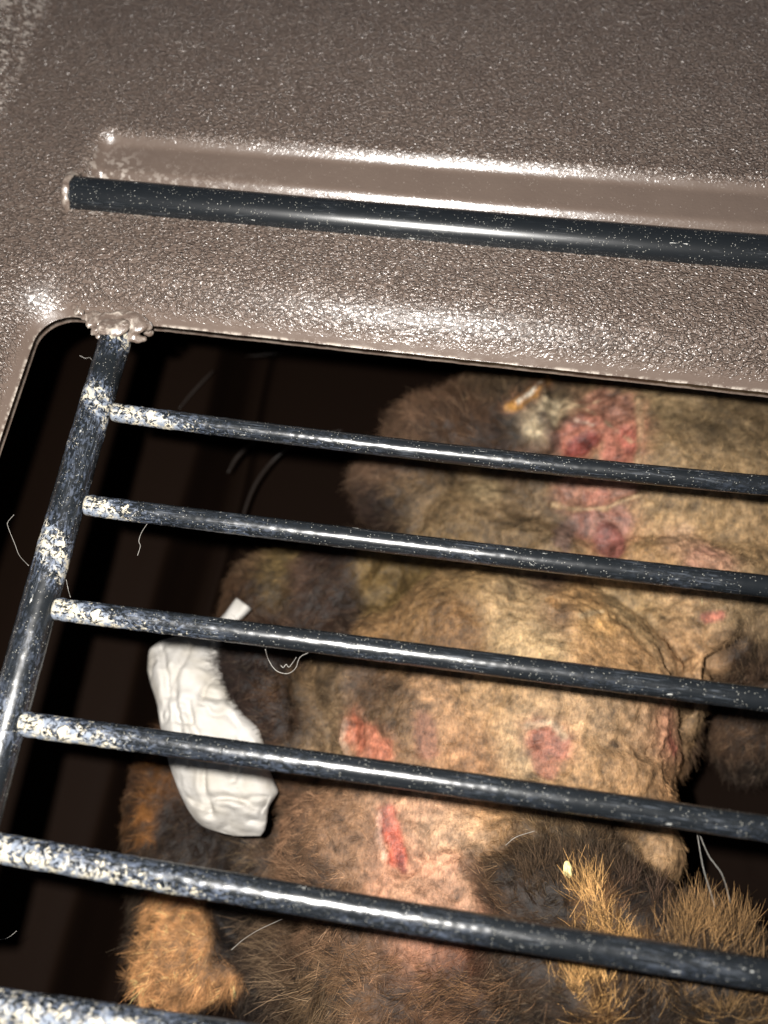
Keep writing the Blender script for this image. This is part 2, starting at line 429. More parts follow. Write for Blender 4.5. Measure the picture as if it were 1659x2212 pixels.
for k, (pts, r, wl, wa_) in enumerate(bars):
    def wf(s, t, L, wl=wl, wa_=wa_, k=k):
        low = np.clip(-np.sin(np.radians(t - 20)), 0, 1)
        side = 0.5 + 0.5 * np.clip(np.cos(np.radians(t)) * (-1), -1, 1)     # worn more on the side towards the viewer's feet
        b = wa_ * np.exp(-(s / wl) ** 2) * (0.62 + 0.5 * side)
        b = b + 0.5 * np.exp(-(s / (wl * 2.8)) ** 2) * side
        b = b + 0.30 + 0.14 * np.sin(s * 0.13 + k * 2.1) * side
        return np.clip(b, 0, 1.15)
    rod('cross_bar', [D(x, y, -8.8) for x, y in pts], r, M_ROD, gate, wf)

# melted plastic burr where the upright enters the lid
def remesh_obj(name, parts, voxel, smooth_it=6):
    """union of ellipsoids [(centre mm, (rx,ry,rz), rotz)] as one continuous surface -> verts(mm), faces"""
    bm = bmesh.new()
    for c, r, rz in parts:
        mt = Matrix.Translation(Vector(c)) @ (rz if isinstance(rz, Matrix) else Matrix.Rotation(rz, 4, 'Z')) @ Matrix.Diagonal((*r, 1.0))
        bmesh.ops.create_icosphere(bm, subdivisions=4, radius=1.0, matrix=mt)
    me = bpy.data.meshes.new('tmp'); bm.to_mesh(me); bm.free()
    o = bpy.data.objects.new('tmp', me); SC.collection.objects.link(o)
    md = o.modifiers.new('r', 'REMESH'); md.mode = 'VOXEL'; md.voxel_size = voxel
    if smooth_it:
        ms = o.modifiers.new('s', 'SMOOTH'); ms.factor = 0.5; ms.iterations = smooth_it
    dg = bpy.context.evaluated_depsgraph_get(); ev = o.evaluated_get(dg); m2 = ev.to_mesh()
    n = len(m2.vertices); v = np.empty(n * 3); m2.vertices.foreach_get('co', v); v = v.reshape(-1, 3)
    nn = np.empty(n * 3); m2.vertices.foreach_get('normal', nn); nn = nn.reshape(-1, 3)
    f = [tuple(p.vertices) for p in m2.polygons]
    ev.to_mesh_clear(); bpy.data.objects.remove(o); bpy.data.meshes.remove(me)
    return v, nn, f
bl = [(160, 664, 1.3, -1.6), (172, 674, 1.4, -1.4), (184, 686, 1.4, -1.2), (196, 700, 1.6, -.6), (207, 716, 1.6, 0), (213, 727, 1.2, .4), (232, 708, 3.0, 1.0), (254, 708, 3.3, 1.3), (249, 724, 2.2, 1.7), (276, 712, 2.7, .8),
      (285, 728, 2.0, .6), (296, 736, 1.3, 0), (309, 732, 1.3, -.6), (319, 718, 1.5, -1.6), (318, 706, 1.6, -2.0), (298, 706, 2.6, -.6), (280, 690, 3.0, -.2), (238, 690, 3.0, -.1), (260, 684, 3.0, -.4), (214, 694, 2.6, -.6), (300, 694, 2.4, -1), (200, 684, 2.2, -1.2)]
pv, pn, pf = remesh_obj('burr', [(D(x, y, (z - 5.4) if y < 711 else (z - 8.2)), (r, r * .85, min(r, 1.7) * .7), 0.3) for x, y, r, z in bl], 0.26, 34)
rdg = 1 - np.clip(np.abs(fbm(pv, 4.0, 2, 2) - 0.5) / .05, 0, 1)
pv = pv + pn * ((fbm(pv, 2.8, 2, 2) - 0.5) * .7 + .3 * rdg)[:, None]
mesh_np('melted_burr', pv, pf, M_SHELL, carrier, attrs={'grain': pv[:, 0] * 0, 'dirt_and_light': pv[:, 0] * 0 + .3, 'rim': np.clip(.1 + rdg, 0, 1)})

# ------------------------------------------------------------------ tub inside
def slab(name, pts, thick, parent, mat, nsub=1):
    """extruded polygon prism, pts = list of world mm on one face, thick = offset vector"""
    p = np.array(pts); q = p + np.array(thick)
    n = len(p); fs = [tuple(range(n)), tuple(reversed(range(n, 2 * n)))] + [(i, (i + 1) % n + 0, (i + 1) % n + n, i + n) for i in range(n)]
    me_o = mesh_np(name, np.vstack([p, q]), fs, mat, parent, smooth=False)
    bm = bmesh.new(); bm.from_mesh(me_o.data); bmesh.ops.recalc_face_normals(bm, faces=bm.faces); bm.to_mesh(me_o.data); bm.free()
    return me_o
# cross profile (x offset from the opening's left side, z): steep wall, ledge, groove, floor
prof = [(-46, -2.5), (-43, -14), (-30, -75), (-26, -84), (-22, -90), (0, -93), (13, -95), (17, -97), (18.5, -112), (22, -128), (27, -132), (31, -126), (34, -122), (120, -124), (255, -124), (270, -3)]
ys = np.linspace(-240, 95, 110)
ax = (D(200, 2000, -95) - D(440, 1000, -95)); ax = ax / np.linalg.norm(ax)      # the groove runs along this direction
g0 = D(445, 1000, -98)
tv = []
pr = []
for (a, b), (c, d_) in zip(prof[:-1], prof[1:]):
    for k in range(6): pr.append((a + (c - a) * k / 6, b + (d_ - b) * k / 6))
pr.append(prof[-1]); pr = np.array(pr)
for it in range(3): pr[1:-1] = pr[1:-1] * .5 + (pr[:-2] + pr[2:]) * .25
sl = ax[0] / ax[1]
for y in ys:
    for a, z in pr:
        gx = g0[0] + (y - g0[1]) * sl
        tv.append((gx - 22 + a + (0.9 * math.sin(y * .05 + a * .04)), y, z - 0.04 * (y - 0)))
tv = np.array(tv); tf = grid_faces(len(ys), len(pr))
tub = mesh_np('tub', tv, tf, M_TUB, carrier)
# far wall of the tub under the lid, and near wall
fy = [D(430, 745, -96)[1], 0]
yw = D(700, 760, -110)[1] + 8
wv = []; nx_ = 60; nz_ = 30
for i in range(nx_):
    x = -120 + 340 * i / (nx_ - 1)
    for j in range(nz_):
        z = -140 + 136 * j / (nz_ - 1); wv.append((x, yw + 0.12 * (z + 140) + 2.0 * math.exp(-(((x - 30) % 60 - 30) / 6) ** 2), z))
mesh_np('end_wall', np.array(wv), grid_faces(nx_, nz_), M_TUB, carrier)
def tube(name, pts, r, mat, parent=None, n=8, taper=False, origin=None):
    P = np.array([np.asarray(p, float) for p in pts]); N = len(P)
    if N > 2:
        m_ = N * 6; s = np.linspace(0, N - 1, m_)
        Q = np.zeros((m_, 3))
        for i_, ss_ in enumerate(s):
            k = min(int(ss_), N - 2); t = ss_ - k
            a, b = P[k], P[k + 1]; am = P[k - 1] if k > 0 else a * 2 - b; bp = P[k + 2] if k + 2 < N else b * 2 - a
            Q[i_] = 0.5 * ((2 * a) + (-am + b) * t + (2 * am - 5 * a + 4 * b - bp) * t * t + (-am + 3 * a - 3 * b + bp) * t ** 3)
        P = Q; N = m_
    T_ = np.gradient(P, axis=0); T_ /= np.linalg.norm(T_, axis=1)[:, None] + 1e-9
    A = np.cross(T_, [0.13, 0.2, 0.97]); A /= np.linalg.norm(A, axis=1)[:, None] + 1e-9; B_ = np.cross(T_, A)
    th = np.linspace(0, 2 * math.pi, n, endpoint=False)
    rr = r * (np.sin(np.linspace(0.12, math.pi - 0.12, N)) ** .5 if taper else np.ones(N))
    V = P[:, None] + rr[:, None, None] * (A[:, None] * np.cos(th)[None, :, None] + B_[:, None] * np.sin(th)[None, :, None])
    V = V.reshape(-1, 3); i = np.arange(N - 1)
    F_ = [(a * n + b, (a + 1) * n + b, (a + 1) * n + (b + 1) % n, a * n + (b + 1) % n) for a in i for b in range(n)]
    F_ += [tuple(range(n)), tuple((N - 1) * n + k for k in reversed(range(n)))]
    return mesh_np(name, V, F_, mat, parent)
tube('highlight_tube', [D(462, 800, -94), D(440, 822, -94), D(412, 852, -94), D(386, 884, -94)], .55, M_HIGHLIGHT, carrier, taper=True)  # tubes added in the shape of faint highlights on clear plastic
tube('highlight_tube', [D(572, 935, -112), D(535, 965, -112), D(510, 990, -112), D(492, 1022, -112)], .8, M_HIGHLIGHT, carrier, taper=True)
tube('highlight_tube', [D(740, 930, -100), D(660, 945, -104), D(600, 985, -108), D(555, 1040, -108), D(528, 1105, -108), D(520, 1160, -108)], .7, M_HIGHLIGHT, carrier, taper=True)
tube('highlight_tube', [D(530, 770, -112), D(640, 760, -112), D(760, 758, -112), D(900, 768, -112)], .5, M_HIGHLIGHT, carrier, taper=True)

# ------------------------------------------------------------------ the cat
E = []
def ell(px, py, ztop, rx, ry, rz, rot=0.0):
    """ellipsoid whose TOP is seen at px,py at height ztop"""
    c = D(px, py, ztop).copy(); c[2] -= rz; E.append((c, (rx, ry, rz), math.radians(rot)))
# torso and belly
ell(1520, 960, -52, 52, 50, 36, 0)
ell(1310, 960, -62, 36, 46, 30, 0)
ell(1130, 860, -66, 30, 22, 24, 0)
ell(1230, 1480, -50, 42, 40, 34, 0)
ell(1560, 1230, -52, 40, 20, 34, -8)
ell(1250, 1640, -50, 32, 20, 30, -5)
ell(960, 1540, -56, 34, 34, 30, 10)
ell(1020, 1330, -58, 30, 23, 26, 25)
ell(1080, 1130, -70, 34, 24, 24, 0)
ell(1000, 900, -66, 26, 15, 20, -12)
ell(880, 1000, -72, 19, 17, 18, 0)
ell(1120, 960, -76, 24, 22, 20, 0)
ell(800, 1450, -66, 22, 26, 24, 20)
ell(800, 1850, -58, 28, 24, 28, 0)
ell(1000, 2060, -50, 42, 30, 34, -8)
ell(830, 2180, -54, 28, 24, 30, 0)
ell(1300, 2260, -40, 46, 26, 34, -8)
# furry rump at the lower right
ell(1210, 1950, -38, 24, 14, 22, -10)
ell(1370, 2010, -33, 19, 14, 22, -20)
ell(1560, 2120, -28, 28, 16, 26, -12)
ell(1300, 2150, -30, 30, 16, 26, -12)
ell(1380, 1720, -56, 16, 15, 24, 10)
ell(1435, 1835, -57, 8, 10, 12, 0)
ell(1515, 1500, -62, 4.5, 19, 18, -8)
ell(1640, 1250, -56, 30, 26, 30, 0)
ell(1560, 1320, -57, 20, 14, 26, -30)
ell(1670, 1500, -80, 17, 22, 20, 0)
ell(770, 1220, -80, 18, 16, 16, 0)
ell(1180, 1190, -64, 36, 20, 26, 0)
ell(940, 1750, -55, 34, 26, 28, 0)
ell(1120, 1850, -48, 34, 20, 26, 0)
# hind leg lying left of the belly
ell(700, 1270, -80, 22, 20, 17, 40)
ell(575, 1270, -84, 17, 19, 16, -10)
ell(556, 1455, -70, 12.5, 20, 14, 25)
ell(600, 1540, -72, 10, 14, 12, 20)
ell(500, 1400, -96, 14, 14, 12, -12)
ell(640, 1580, -74, 13, 20, 18, 0)
# foreleg at the lower left, calico
ell(560, 1900, -96, 26, 22, 16, 0)
ell(335, 1740, -100, 13, 25, 11, 12)
ell(390, 1900, -98, 18, 26, 12, 0)
ell(365, 2075, -92, 15.5, 15, 12, 0)
ell(440, 2110, -94, 13, 9, 10, 20)
ell(650, 2120, -90, 24, 20, 18, 0)
cv, cn_, cf = remesh_obj('cat', E, 0.85, 22)
cv = cv + cn_ * ((fbm(cv, 16, 3, 1) - 0.5) * 4.5 + (fbm(cv, 4.0, 3, 21) - 0.5) * 1.6)[:, None]

def hitpt(bvh, px, py):
    d = Vector(ray(px, py)).normalized(); h = bvh.ray_cast(Vector(CAM), d)
    return np.array(h[0]) if h[0] is not None else None
bvh = BVHTree.FromPolygons(cv.tolist(), cf)
# folds and creases as real relief
creases = [([(1405, 1330), (1425, 1385), (1445, 1440), (1455, 1475)], 1.6, 1.6), ([(1600, 1390), (1545, 1430), (1500, 1500), (1486, 1560), (1478, 1640), (1482, 1740)], 1.9, 8.0),
           ([(1130, 1170), (1060, 1160), (990, 1175), (900, 1200), (830, 1235), (760, 1330), (725, 1400)], 3.2, 4.5), ([(1200, 850), (1195, 900), (1180, 960)], 2.5, 2.0),
           ([(870, 1040), (900, 1075), (905, 1130), (880, 1180)], 2.5, 2.0), ([(1490, 1690), (1480, 1760), (1465, 1850)], 2, 2.5),
           ([(960, 1850), (1000, 1838), (1080, 1830), (1130, 1800)], 2.2, 2.2), ([(870, 1880), (920, 1870), (980, 1850)], 1.6, 1.4), ([(1330, 1790), (1345, 1830), (1375, 1860)], 1.8, 2.2),
           ([(640, 1480), (650, 1560), (640, 1600)], 2.4, 2.2)]
ridges = [([(1192, 1090), (1240, 1100), (1310, 1098), (1350, 1080), (1385, 1070)], .8, 1.1), ([(1378, 860), (1384, 930), (1378, 1000)], 1.1, 1.0),
          ([(1110, 880), (1145, 855), (1178, 825)], 1.5, 2.2), ([(745, 1560), (740, 1600), (755, 1640)], 1.0, 1.0), ([(1140, 1570), (1190, 1562), (1218, 1590)], 1.0, .8),
          ([(1190, 1180), (1210, 1080), (1180, 1020)], 1.0, 1.0), ([(822, 1760), (818, 1800), (835, 1850)], 1.0, 1.0)]
def to3(pts):
    r = [hitpt(bvh, *p) for p in pts]; return [p for p in r if p is not None]
off = np.zeros(len(cv)); crease_m = np.zeros(len(cv))
for pts, wd, dp in creases:
    q = to3(pts)
    if len(q) > 1:
        d_ = polydist(cv, q) + 0.8 * (vnoise(cv, 3, 7) - .5); g = np.exp(-(d_ / wd) ** 2); off -= dp * g
for pts, wd, dp in ridges:
    q = to3(pts)
    if len(q) > 1: off += dp * np.exp(-(polydist(cv, q) / wd) ** 2)
# colours (as lit, shade of gaps and shadowy patches painted in), fur length mm, comb direction degrees (0 = right, 90 = up)
CP = [(800,800,9,(128,104,78),7,160),(900,850,11,(118,94,72),6,150),(1000,880,11,(92,70,54),5,120),(1080,830,9,(85,70,52),4,90),(1100,940,9,(62,46,37),4,200),
(780,930,9,(116,94,74),8,190),(870,1000,10,(104,82,66),6,200),(760,1060,9,(122,100,82),8,200),(830,1090,7,(50,37,32),4,200),(900,1060,8,(138,116,88),2.5,220),
(980,1090,10,(130,108,78),2,250),(1040,1060,5,(165,145,112),2,230),(1080,1130,9,(118,98,72),1.6,250),(1150,1050,8,(104,86,64),1.5,260),(1000,1160,9,(112,92,64),1.5,230),
(1150,920,6,(180,160,130),0,0),(1130,985,6,(110,85,70),1.5,240),(1210,940,4,(85,60,50),0,0),
(1450,850,10,(140,120,90),1.6,80),(1550,880,12,(112,95,70),2.5,60),(1620,920,10,(130,110,82),2,60),(1450,1000,10,(136,114,84),1.4,70),(1580,1080,10,(155,130,95),2,60),
(1450,1120,9,(160,133,97),1.2,60),(1462,1165,5,(190,150,122),.6,60),(1540,1210,6,(195,145,125),.6,60),(1600,1180,9,(162,134,98),1.4,50),(1400,1200,8,(160,128,90),1.2,60),
(860,1260,9,(118,97,60),1.3,230),(900,1310,9,(132,104,70),1.2,230),(960,1350,9,(122,92,60),1.2,240),(870,1380,8,(136,106,72),1.5,220),(1000,1240,9,(142,116,80),1.2,250),
(1120,1300,9,(168,142,106),1.2,250),(1180,1265,5,(112,88,68),1,250),(1200,1330,6,(140,110,84),.8,260),(1250,1290,6,(176,140,96),.8,270),(1290,1350,6,(188,152,104),.8,270),
(1310,1400,8,(168,132,92),1,270),(1150,1370,8,(178,152,114),1,260),(1380,1320,8,(168,142,104),1.2,280),(1480,1340,9,(172,142,106),1,280),(1500,1400,8,(168,134,98),1,280),
(1600,1280,9,(140,118,88),1.8,300),(1640,1330,8,(128,108,82),2,300),(1595,1400,6,(70,54,43),3,260),
(800,1500,7,(88,68,50),1.6,220),(690,1480,7,(112,92,68),2.5,190),(700,1600,9,(126,104,78),2,180),(850,1560,8,(96,76,54),1.6,230),(880,1640,7,(120,92,66),1.2,230),
(950,1560,9,(168,132,98),1.2,240),(1050,1530,9,(174,142,104),1.2,250),(1010,1600,9,(162,122,88),1,250),(1120,1600,7,(178,152,118),1,260),
(1300,1560,9,(172,142,108),1,270),(1250,1650,8,(166,132,94),1,270),(1400,1600,9,(176,142,108),1,270),(1440,1590,6,(190,135,110),.7,270),(1350,1680,9,(168,133,95),1.2,270),
(1440,1700,8,(152,118,84),1.5,270),(1480,1560,5,(132,106,78),2,270),(1512,1540,5,(160,134,102),1.8,250),(1510,1640,4,(140,115,85),1.8,250),
(640,1750,8,(128,98,76),3,190),(700,1780,9,(142,110,84),2,200),(660,1900,9,(122,95,74),4,190),(600,1850,8,(100,80,64),5,185),(740,1870,8,(140,108,82),2,210),
(900,1750,7,(184,144,114),.9,250),(950,1800,9,(206,165,136),1,260),(1000,1770,8,(194,154,116),1,260),(1060,1790,7,(170,132,90),1.2,250),(1150,1770,8,(100,80,55),2.5,120),
(1230,1790,8,(110,90,66),2.5,100),(1020,1860,6,(78,60,43),3,150),(1040,1910,6,(80,60,42),3,160),(1130,1990,8,(66,50,37),3,180),(1000,2130,9,(84,63,48),3.5,200),(870,1900,9,(188,142,114),1,240),(980,1920,9,(204,154,126),1,250),(900,1945,8,(190,138,112),1,240),(1050,1870,7,(74,58,40),3,150),
(1120,1850,8,(64,50,36),4,140),(1250,1860,9,(58,46,35),4,100),(1330,1830,8,(60,48,37),4,90),(1400,1800,7,(156,126,92),1.2,270),(1430,1830,7,(158,128,94),1.5,270),
(1200,1930,9,(60,46,33),3.5,170),(1110,1930,8,(78,58,40),3,170),(1420,1930,9,(58,45,35),4,80),(1380,1975,8,(58,44,34),4,80),(1480,2020,9,(56,44,34),3.5,75),(1620,1980,10,(62,48,36),3.5,75),
(1500,2150,12,(54,43,33),3.5,80),(1600,2180,12,(60,48,36),3.5,80),(1400,2150,10,(58,44,33),5,90),(1320,2060,8,(66,50,36),5,90),
(600,2050,9,(100,80,62),8,195),(700,2020,9,(116,90,70),5,205),(800,2050,9,(126,98,76),2.5,220),(900,2060,9,(168,120,96),1.5,230),(1000,2060,9,(132,84,62),1.8,200),
(1100,2080,9,(74,57,43),3.5,190),(700,2150,10,(104,84,62),5,205),(830,2150,10,(124,94,70),3.5,210),(960,2150,10,(114,84,62),3.5,200),(1080,2160,10,(66,53,41),4,190),(620,2180,9,(66,53,42),6,200),
(600,1215,6,(128,108,70),3,230),(520,1300,8,(74,54,38),4,220),(470,1180,8,(80,58,36),4,200),(645,1180,7,(66,50,42),4,210),(480,1275,5,(108,78,40),4,220),(600,1275,5,(112,92,58),3,230),(560,1215,5,(88,68,50),4,220),(660,1250,7,(84,64,52),4,210),(700,1200,6,(62,46,38),4,210),(515,1450,7,(40,29,25),5,200),(530,1540,8,(44,32,28),5,205),(584,1496,5,(84,60,40),4,215),(560,1410,8,(48,35,30),4.5,215),
(700,1300,8,(66,50,41),4,210),(620,1350,8,(66,49,38),4,220),(625,1560,6,(60,45,36),4,200),(600,1550,7,(60,44,36),4.5,215),
(290,1650,7,(72,50,34),4,200),(290,1760,6,(80,56,36),4,230),(350,1700,5,(104,70,40),4,230),(420,1780,9,(58,45,38),4,240),(295,1900,8,(60,48,38),4,250),(480,1850,9,(48,38,32),4,230),(380,1860,8,(62,48,38),4,240),
(500,2000,9,(40,33,30),4,240),(550,2100,9,(42,34,30),4,240),(1640,1480,12,(80,63,50),3.5,260),(1600,1580,8,(88,68,52),4,260),(1640,1660,8,(52,42,36),4,260)]
def eval_field(P):
    num = np.zeros((len(P), 6)); den = np.full(len(P), 1e-12)
    for (p3, s, c, L_, a) in CP3:
        d2 = ((P - p3) ** 2).sum(1); g = np.exp(-d2 / (2 * (s * .62) ** 2)) + 1e-3 / (1 + (d2 / s ** 2) ** 2)
        num[:, :3] += g[:, None] * c; num[:, 3] += g * L_; num[:, 4] += g * math.cos(math.radians(a)); num[:, 5] += g * math.sin(math.radians(a)); den += g
    return num / den[:, None]
CP3 = []
for px, py, s, c, L_, a in CP:
    h = hitpt(bvh, px, py)
    if h is not None: CP3.append((h, s, lin(c), L_, a))
# local patches: (photo points, radius mm, colour, strength, fur length or None, wet)
PT = [([(1250,950),(1290,915),(1345,930),(1340,965)],7.2,(184,118,100),1,0,1),([(1240,965),(1270,950)],4.0,(124,58,52),.9,0,1),([(1290,865),(1340,880)],6,(148,104,86),.9,0,.8),
([(1350,930),(1360,960)],3.4,(182,108,92),.9,0,.8),([(1235,1060),(1290,1070),(1340,1055)],5,(166,120,100),.9,0,.8),([(1270,1075),(1300,1068)],2.5,(176,112,94),.8,0,.8),([(1270,1130),(1330,1130)],6,(150,106,92),1,0,.8),([(1310,1160),(1325,1190)],4.5,(136,84,76),.9,0,.8),
([(1225,1140),(1215,1170)],3.5,(112,90,80),.9,.5,.5),([(1195,1090),(1240,1100),(1310,1098),(1350,1080),(1385,1070)],.8,(196,165,125),.75,0,.2),
([(1378,860),(1384,930),(1378,1000)],1.4,(165,138,105),.7,.5,.2),([(1215,865),(1275,885),(1365,950)],.45,(190,168,132),.7,0,.2),([(1225,880),(1290,862)],.5,(185,165,130),.6,0,.2),
([(1240,905),(1280,915)],.5,(205,190,170),.6,0,.2),([(1195,870),(1180,905),(1150,930)],3.4,(178,160,130),.9,0,.1),([(1175,900),(1200,960)],2.2,(70,50,44),.7,0,.1),
([(1102,882),(1140,858),(1182,822)],2.0,(192,140,70),1,0,.6),([(1118,872),(1145,852),(1165,832)],.9,(235,225,205),.9,0,.6),([(1005,862),(1015,858)],.9,(200,175,130),.8,0,0),
([(1455,1165),(1480,1150)],2.6,(190,155,122),.5,0,.3),([(1520,1210),(1560,1220)],2.8,(172,132,104),.7,0,.3),([(1525,1335),(1555,1328)],1.8,(165,88,74),.75,0,.5),
([(1300,1350),(1320,1362)],2.2,(214,165,105),.7,0,.2),([(1190,1295),(1200,1305)],1.5,(200,150,95),.6,0,.2),([(1255,1330),(1300,1320)],1.0,(215,190,150),.5,0,.2),
([(760,1575),(790,1600),(820,1620)],4.4,(188,118,92),.9,0,.8),([(765,1565),(770,1600)],3.0,(184,108,82),.8,0,.8),([(745,1560),(740,1600),(755,1640)],1.1,(205,170,140),.7,0,.2),
([(1170,1590),(1195,1610)],4.6,(168,110,90),.95,0,.6),([(1165,1640),(1185,1660)],3.0,(150,92,74),.7,0,.5),([(1140,1570),(1190,1560),(1218,1590)],1.1,(215,190,155),.6,0,.2),
([(1322,1605),(1330,1612)],.9,(90,72,56),.8,0,0),([(836,1765),(848,1805),(860,1850)],2.7,(184,98,78),1,0,.9),([(842,1750),(846,1770)],1.4,(184,110,90),.9,0,.8),([(862,1850),(868,1875)],1.0,(120,50,40),.8,0,.5),
([(820,1760),(816,1800),(832,1850)],1.0,(215,175,150),.6,0,.2),([(930,1800),(1010,1800)],5,(198,164,130),.4,1,.2),([(880,1930),(1000,1930)],5,(188,152,120),.4,.8,.2),
([(1445,1590),(1455,1620)],1.6,(200,110,95),.5,0,.3),([(925,1620),(915,1560)],3.4,(130,84,72),.6,.8,.2),
([(1268,1900),(1285,1960),(1320,2020),(1370,2060)],5,(150,108,66),.35,4,0),([(1250,2090),(1270,2140),(1300,2200)],5,(140,102,62),.35,4,0),([(1500,2050),(1540,2000)],2.5,(120,90,60),.2,4,0),
([(600,1070),(570,1100)],2.2,(170,112,48),.9,3,0),([(335,1640),(325,1720),(320,1800)],3.2,(140,92,46),.75,4,0),([(345,1960),(330,2040),(300,2100)],6.0,(224,166,110),1,3.5,0),([(400,1940),(410,2030),(400,2120)],7.6,(226,168,112),1,3.5,0),
([(260,2090),(330,2150),(440,2160),(485,2120)],5.0,(220,162,108),1,3.5,0),([(455,1960),(475,2060)],2.2,(45,36,32),.6,4,0),([(265,1960),(285,2030)],3.8,(56,44,36),.9,4,0)]
PT3 = []
for pts, r, c, st, fl_, wt in PT:
    q = to3(pts)
    if len(q) == 1: q = q * 2
    if q: PT3.append((q, r, lin(c), st, fl_, wt))
def eval_all(P):
    F_ = eval_field(P); wet = np.zeros(len(P)); F_[:, :3] *= np.array([.99, .95, .90]); F_[:, :3] *= (1 - .22 * sst(F_[:, 3], 2.2, 3.4) * (P[:, 0] > D(900, 1500, -50)[0]) * (P[:, 1] < D(1000, 1720, -50)[1]))[:, None]
    wob = (fbm(P, 2.6, 4, 31) - .5) * 1.5; wob2 = fbm(P, 2.0, 3, 33) - .5; HALO = lin((168, 118, 92))
    for q, r, c, st, fl_, wt in PT3:
        d_ = polydist(P, q) + wob * min(r, 4) * .75
        if wt > .55:
            kh = (1 - sst(d_, r * .9, r * 1.9)) * .38
            F_[:, :3] += (HALO - F_[:, :3]) * kh[:, None]
            c = c * np.clip(1 + .6 * wob2, .7, 1.4)[:, None]
        k = (1 - sst(d_, r * .55, r * 1.25)) * st
        F_[:, :3] += (c - F_[:, :3]) * k[:, None]; wet += (wt - wet) * k
        if fl_ is not None: F_[:, 3] += (fl_ - F_[:, 3]) * k
    return F_, wet
fld, wet = eval_all(cv)
# shallow sunken sores
for q, r, c, st, fl_, wt in PT3:
    if wt > .55 and r > 2: off -= 0.9 * (1 - sst(polydist(cv, q), r * .5, r * 1.2)) * min(1, r / 4)
bare = np.clip((2.6 - fld[:, 3]) / 1.6, 0, 1)
Pq = cv @ np.array([[.80, .35, 0], [-.30, 1.15, 0], [0, 0, 1.0]])
rg = 1 - np.clip(np.abs(fbm(Pq, 6.5, 3, 91) - .5) / .09, 0, 1)
rg2 = 1 - np.clip(np.abs(fbm(Pq, 3.4, 2, 95) - .5) / .12, 0, 1)
off += bare * (1 - .8 * wet) * (0.5 * (rg - .3) + 0.4 * (rg2 - .3))
cv2 = cv + cn_ * off[:, None]
skin_col = fld[:, :3].copy()
mott = (fbm(cv, 5.0, 3, 41) - .5); mott2 = (fbm(cv, 1.8, 3, 51) - .5)
skin_col *= np.clip(1 + 1.1 * mott + 1.4 * mott2 + bare * .30 * (rg - .3), .3, 2.0)[:, None]
GAIN = 0.66
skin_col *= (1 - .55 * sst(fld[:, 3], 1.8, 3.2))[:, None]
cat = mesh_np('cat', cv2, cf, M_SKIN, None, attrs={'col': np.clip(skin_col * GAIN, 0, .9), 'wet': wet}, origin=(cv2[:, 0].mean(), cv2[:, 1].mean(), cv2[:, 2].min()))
cat['label'] = 'injured calico cat with shaved skin, red sores and a bandaged paw, lying behind the bars'; cat['category'] = 'cat'

# ---- fur: thousands of single hairs rooted in the body
def fur(name, roots, nrms, dirs, lens, rad, cols, parent, stuff=True, npt=5, bend=0.5, curl=0.25):
    N = len(roots); t = np.linspace(0, 1, npt)
    nn = nrms * (0.55) + dirs * 0.9 + rng.normal(0, .28, (N, 3)); nn /= np.linalg.norm(nn, axis=1)[:, None]
    b = dirs * bend + np.array([0, 0, -0.25]) + rng.normal(0, curl, (N, 3))
    P = roots[:, None] + lens[:, None, None] * (nn[:, None] * t[None, :, None] + b[:, None] * (t ** 2)[None, :, None] * .6) - nrms[:, None] * 0.25
    hc = bpy.data.hair_curves.new(name); hc.add_curves([npt] * N)
    o0 = P.reshape(-1, 3).mean(0)
    hc.attributes['position'].data.foreach_set('vector', ((P.reshape(-1, 3) - o0) * MM).astype(np.float32).ravel()) if 'position' in hc.attributes else hc.points.foreach_set('position', ((P.reshape(-1, 3) - o0) * MM).astype(np.float32).ravel())
    ra = hc.attributes.get('radius') or hc.attributes.new('radius', 'FLOAT', 'POINT')
    taper = (1 - 0.75 * t ** 1.5)
    ra.data.foreach_set('value', (rad[:, None] * taper[None] * MM).astype(np.float32).ravel())
    ca = hc.attributes.new('col', 'FLOAT_COLOR', 'CURVE')
    ca.data.foreach_set('color', np.concatenate([np.clip(cols, 0, .95), np.ones((N, 1))], 1).astype(np.float32).ravel())
    hc.materials.append(M_FUR)
    o = bpy.data.objects.new(name, hc); o.location = Vector(o0) * MM; link(o, parent)
    if parent is not None: o.matrix_parent_inverse = Matrix.Translation(-Vector(parent.location))
    if stuff: o['kind'] = 'stuff'
    return o
Fq = np.array([f for f in cf if len(f) == 4])
a_, b_, c_, d4 = (cv2[Fq[:, k]] for k in range(4))
fn = np.cross(c_ - a_, d4 - b_); area = np.linalg.norm(fn, axis=1) * .5; fn /= np.linalg.norm(fn, axis=1)[:, None] + 1e-9
cen = (a_ + c_) * .5
view = CAM - cen; vd = np.linalg.norm(view, axis=1)
Qc = (RM @ (FL @ cen.T)).T + TV
sx = 829.5 + FPX * Qc[:, 0] / Qc[:, 2]; sy = 1106 + FPX * Qc[:, 1] / Qc[:, 2]
vis = ((fn * view).sum(1) / vd > -0.35) & (sx > -150) & (sx < 1810) & (sy > 650) & (sy < 2330)
prob = area * vis * (0.55 + 0.45 * np.clip(fld[Fq[:, 0], 3], 0, 3) / 3); prob /= prob.sum()
NH = 260000
idx = rng.choice(len(Fq), NH, p=prob)
uu, vv = rng.random((2, NH, 1))
roots = (a_[idx] * (1 - uu) + b_[idx] * uu) * (1 - vv) + (d4[idx] * (1 - uu) + c_[idx] * uu) * vv
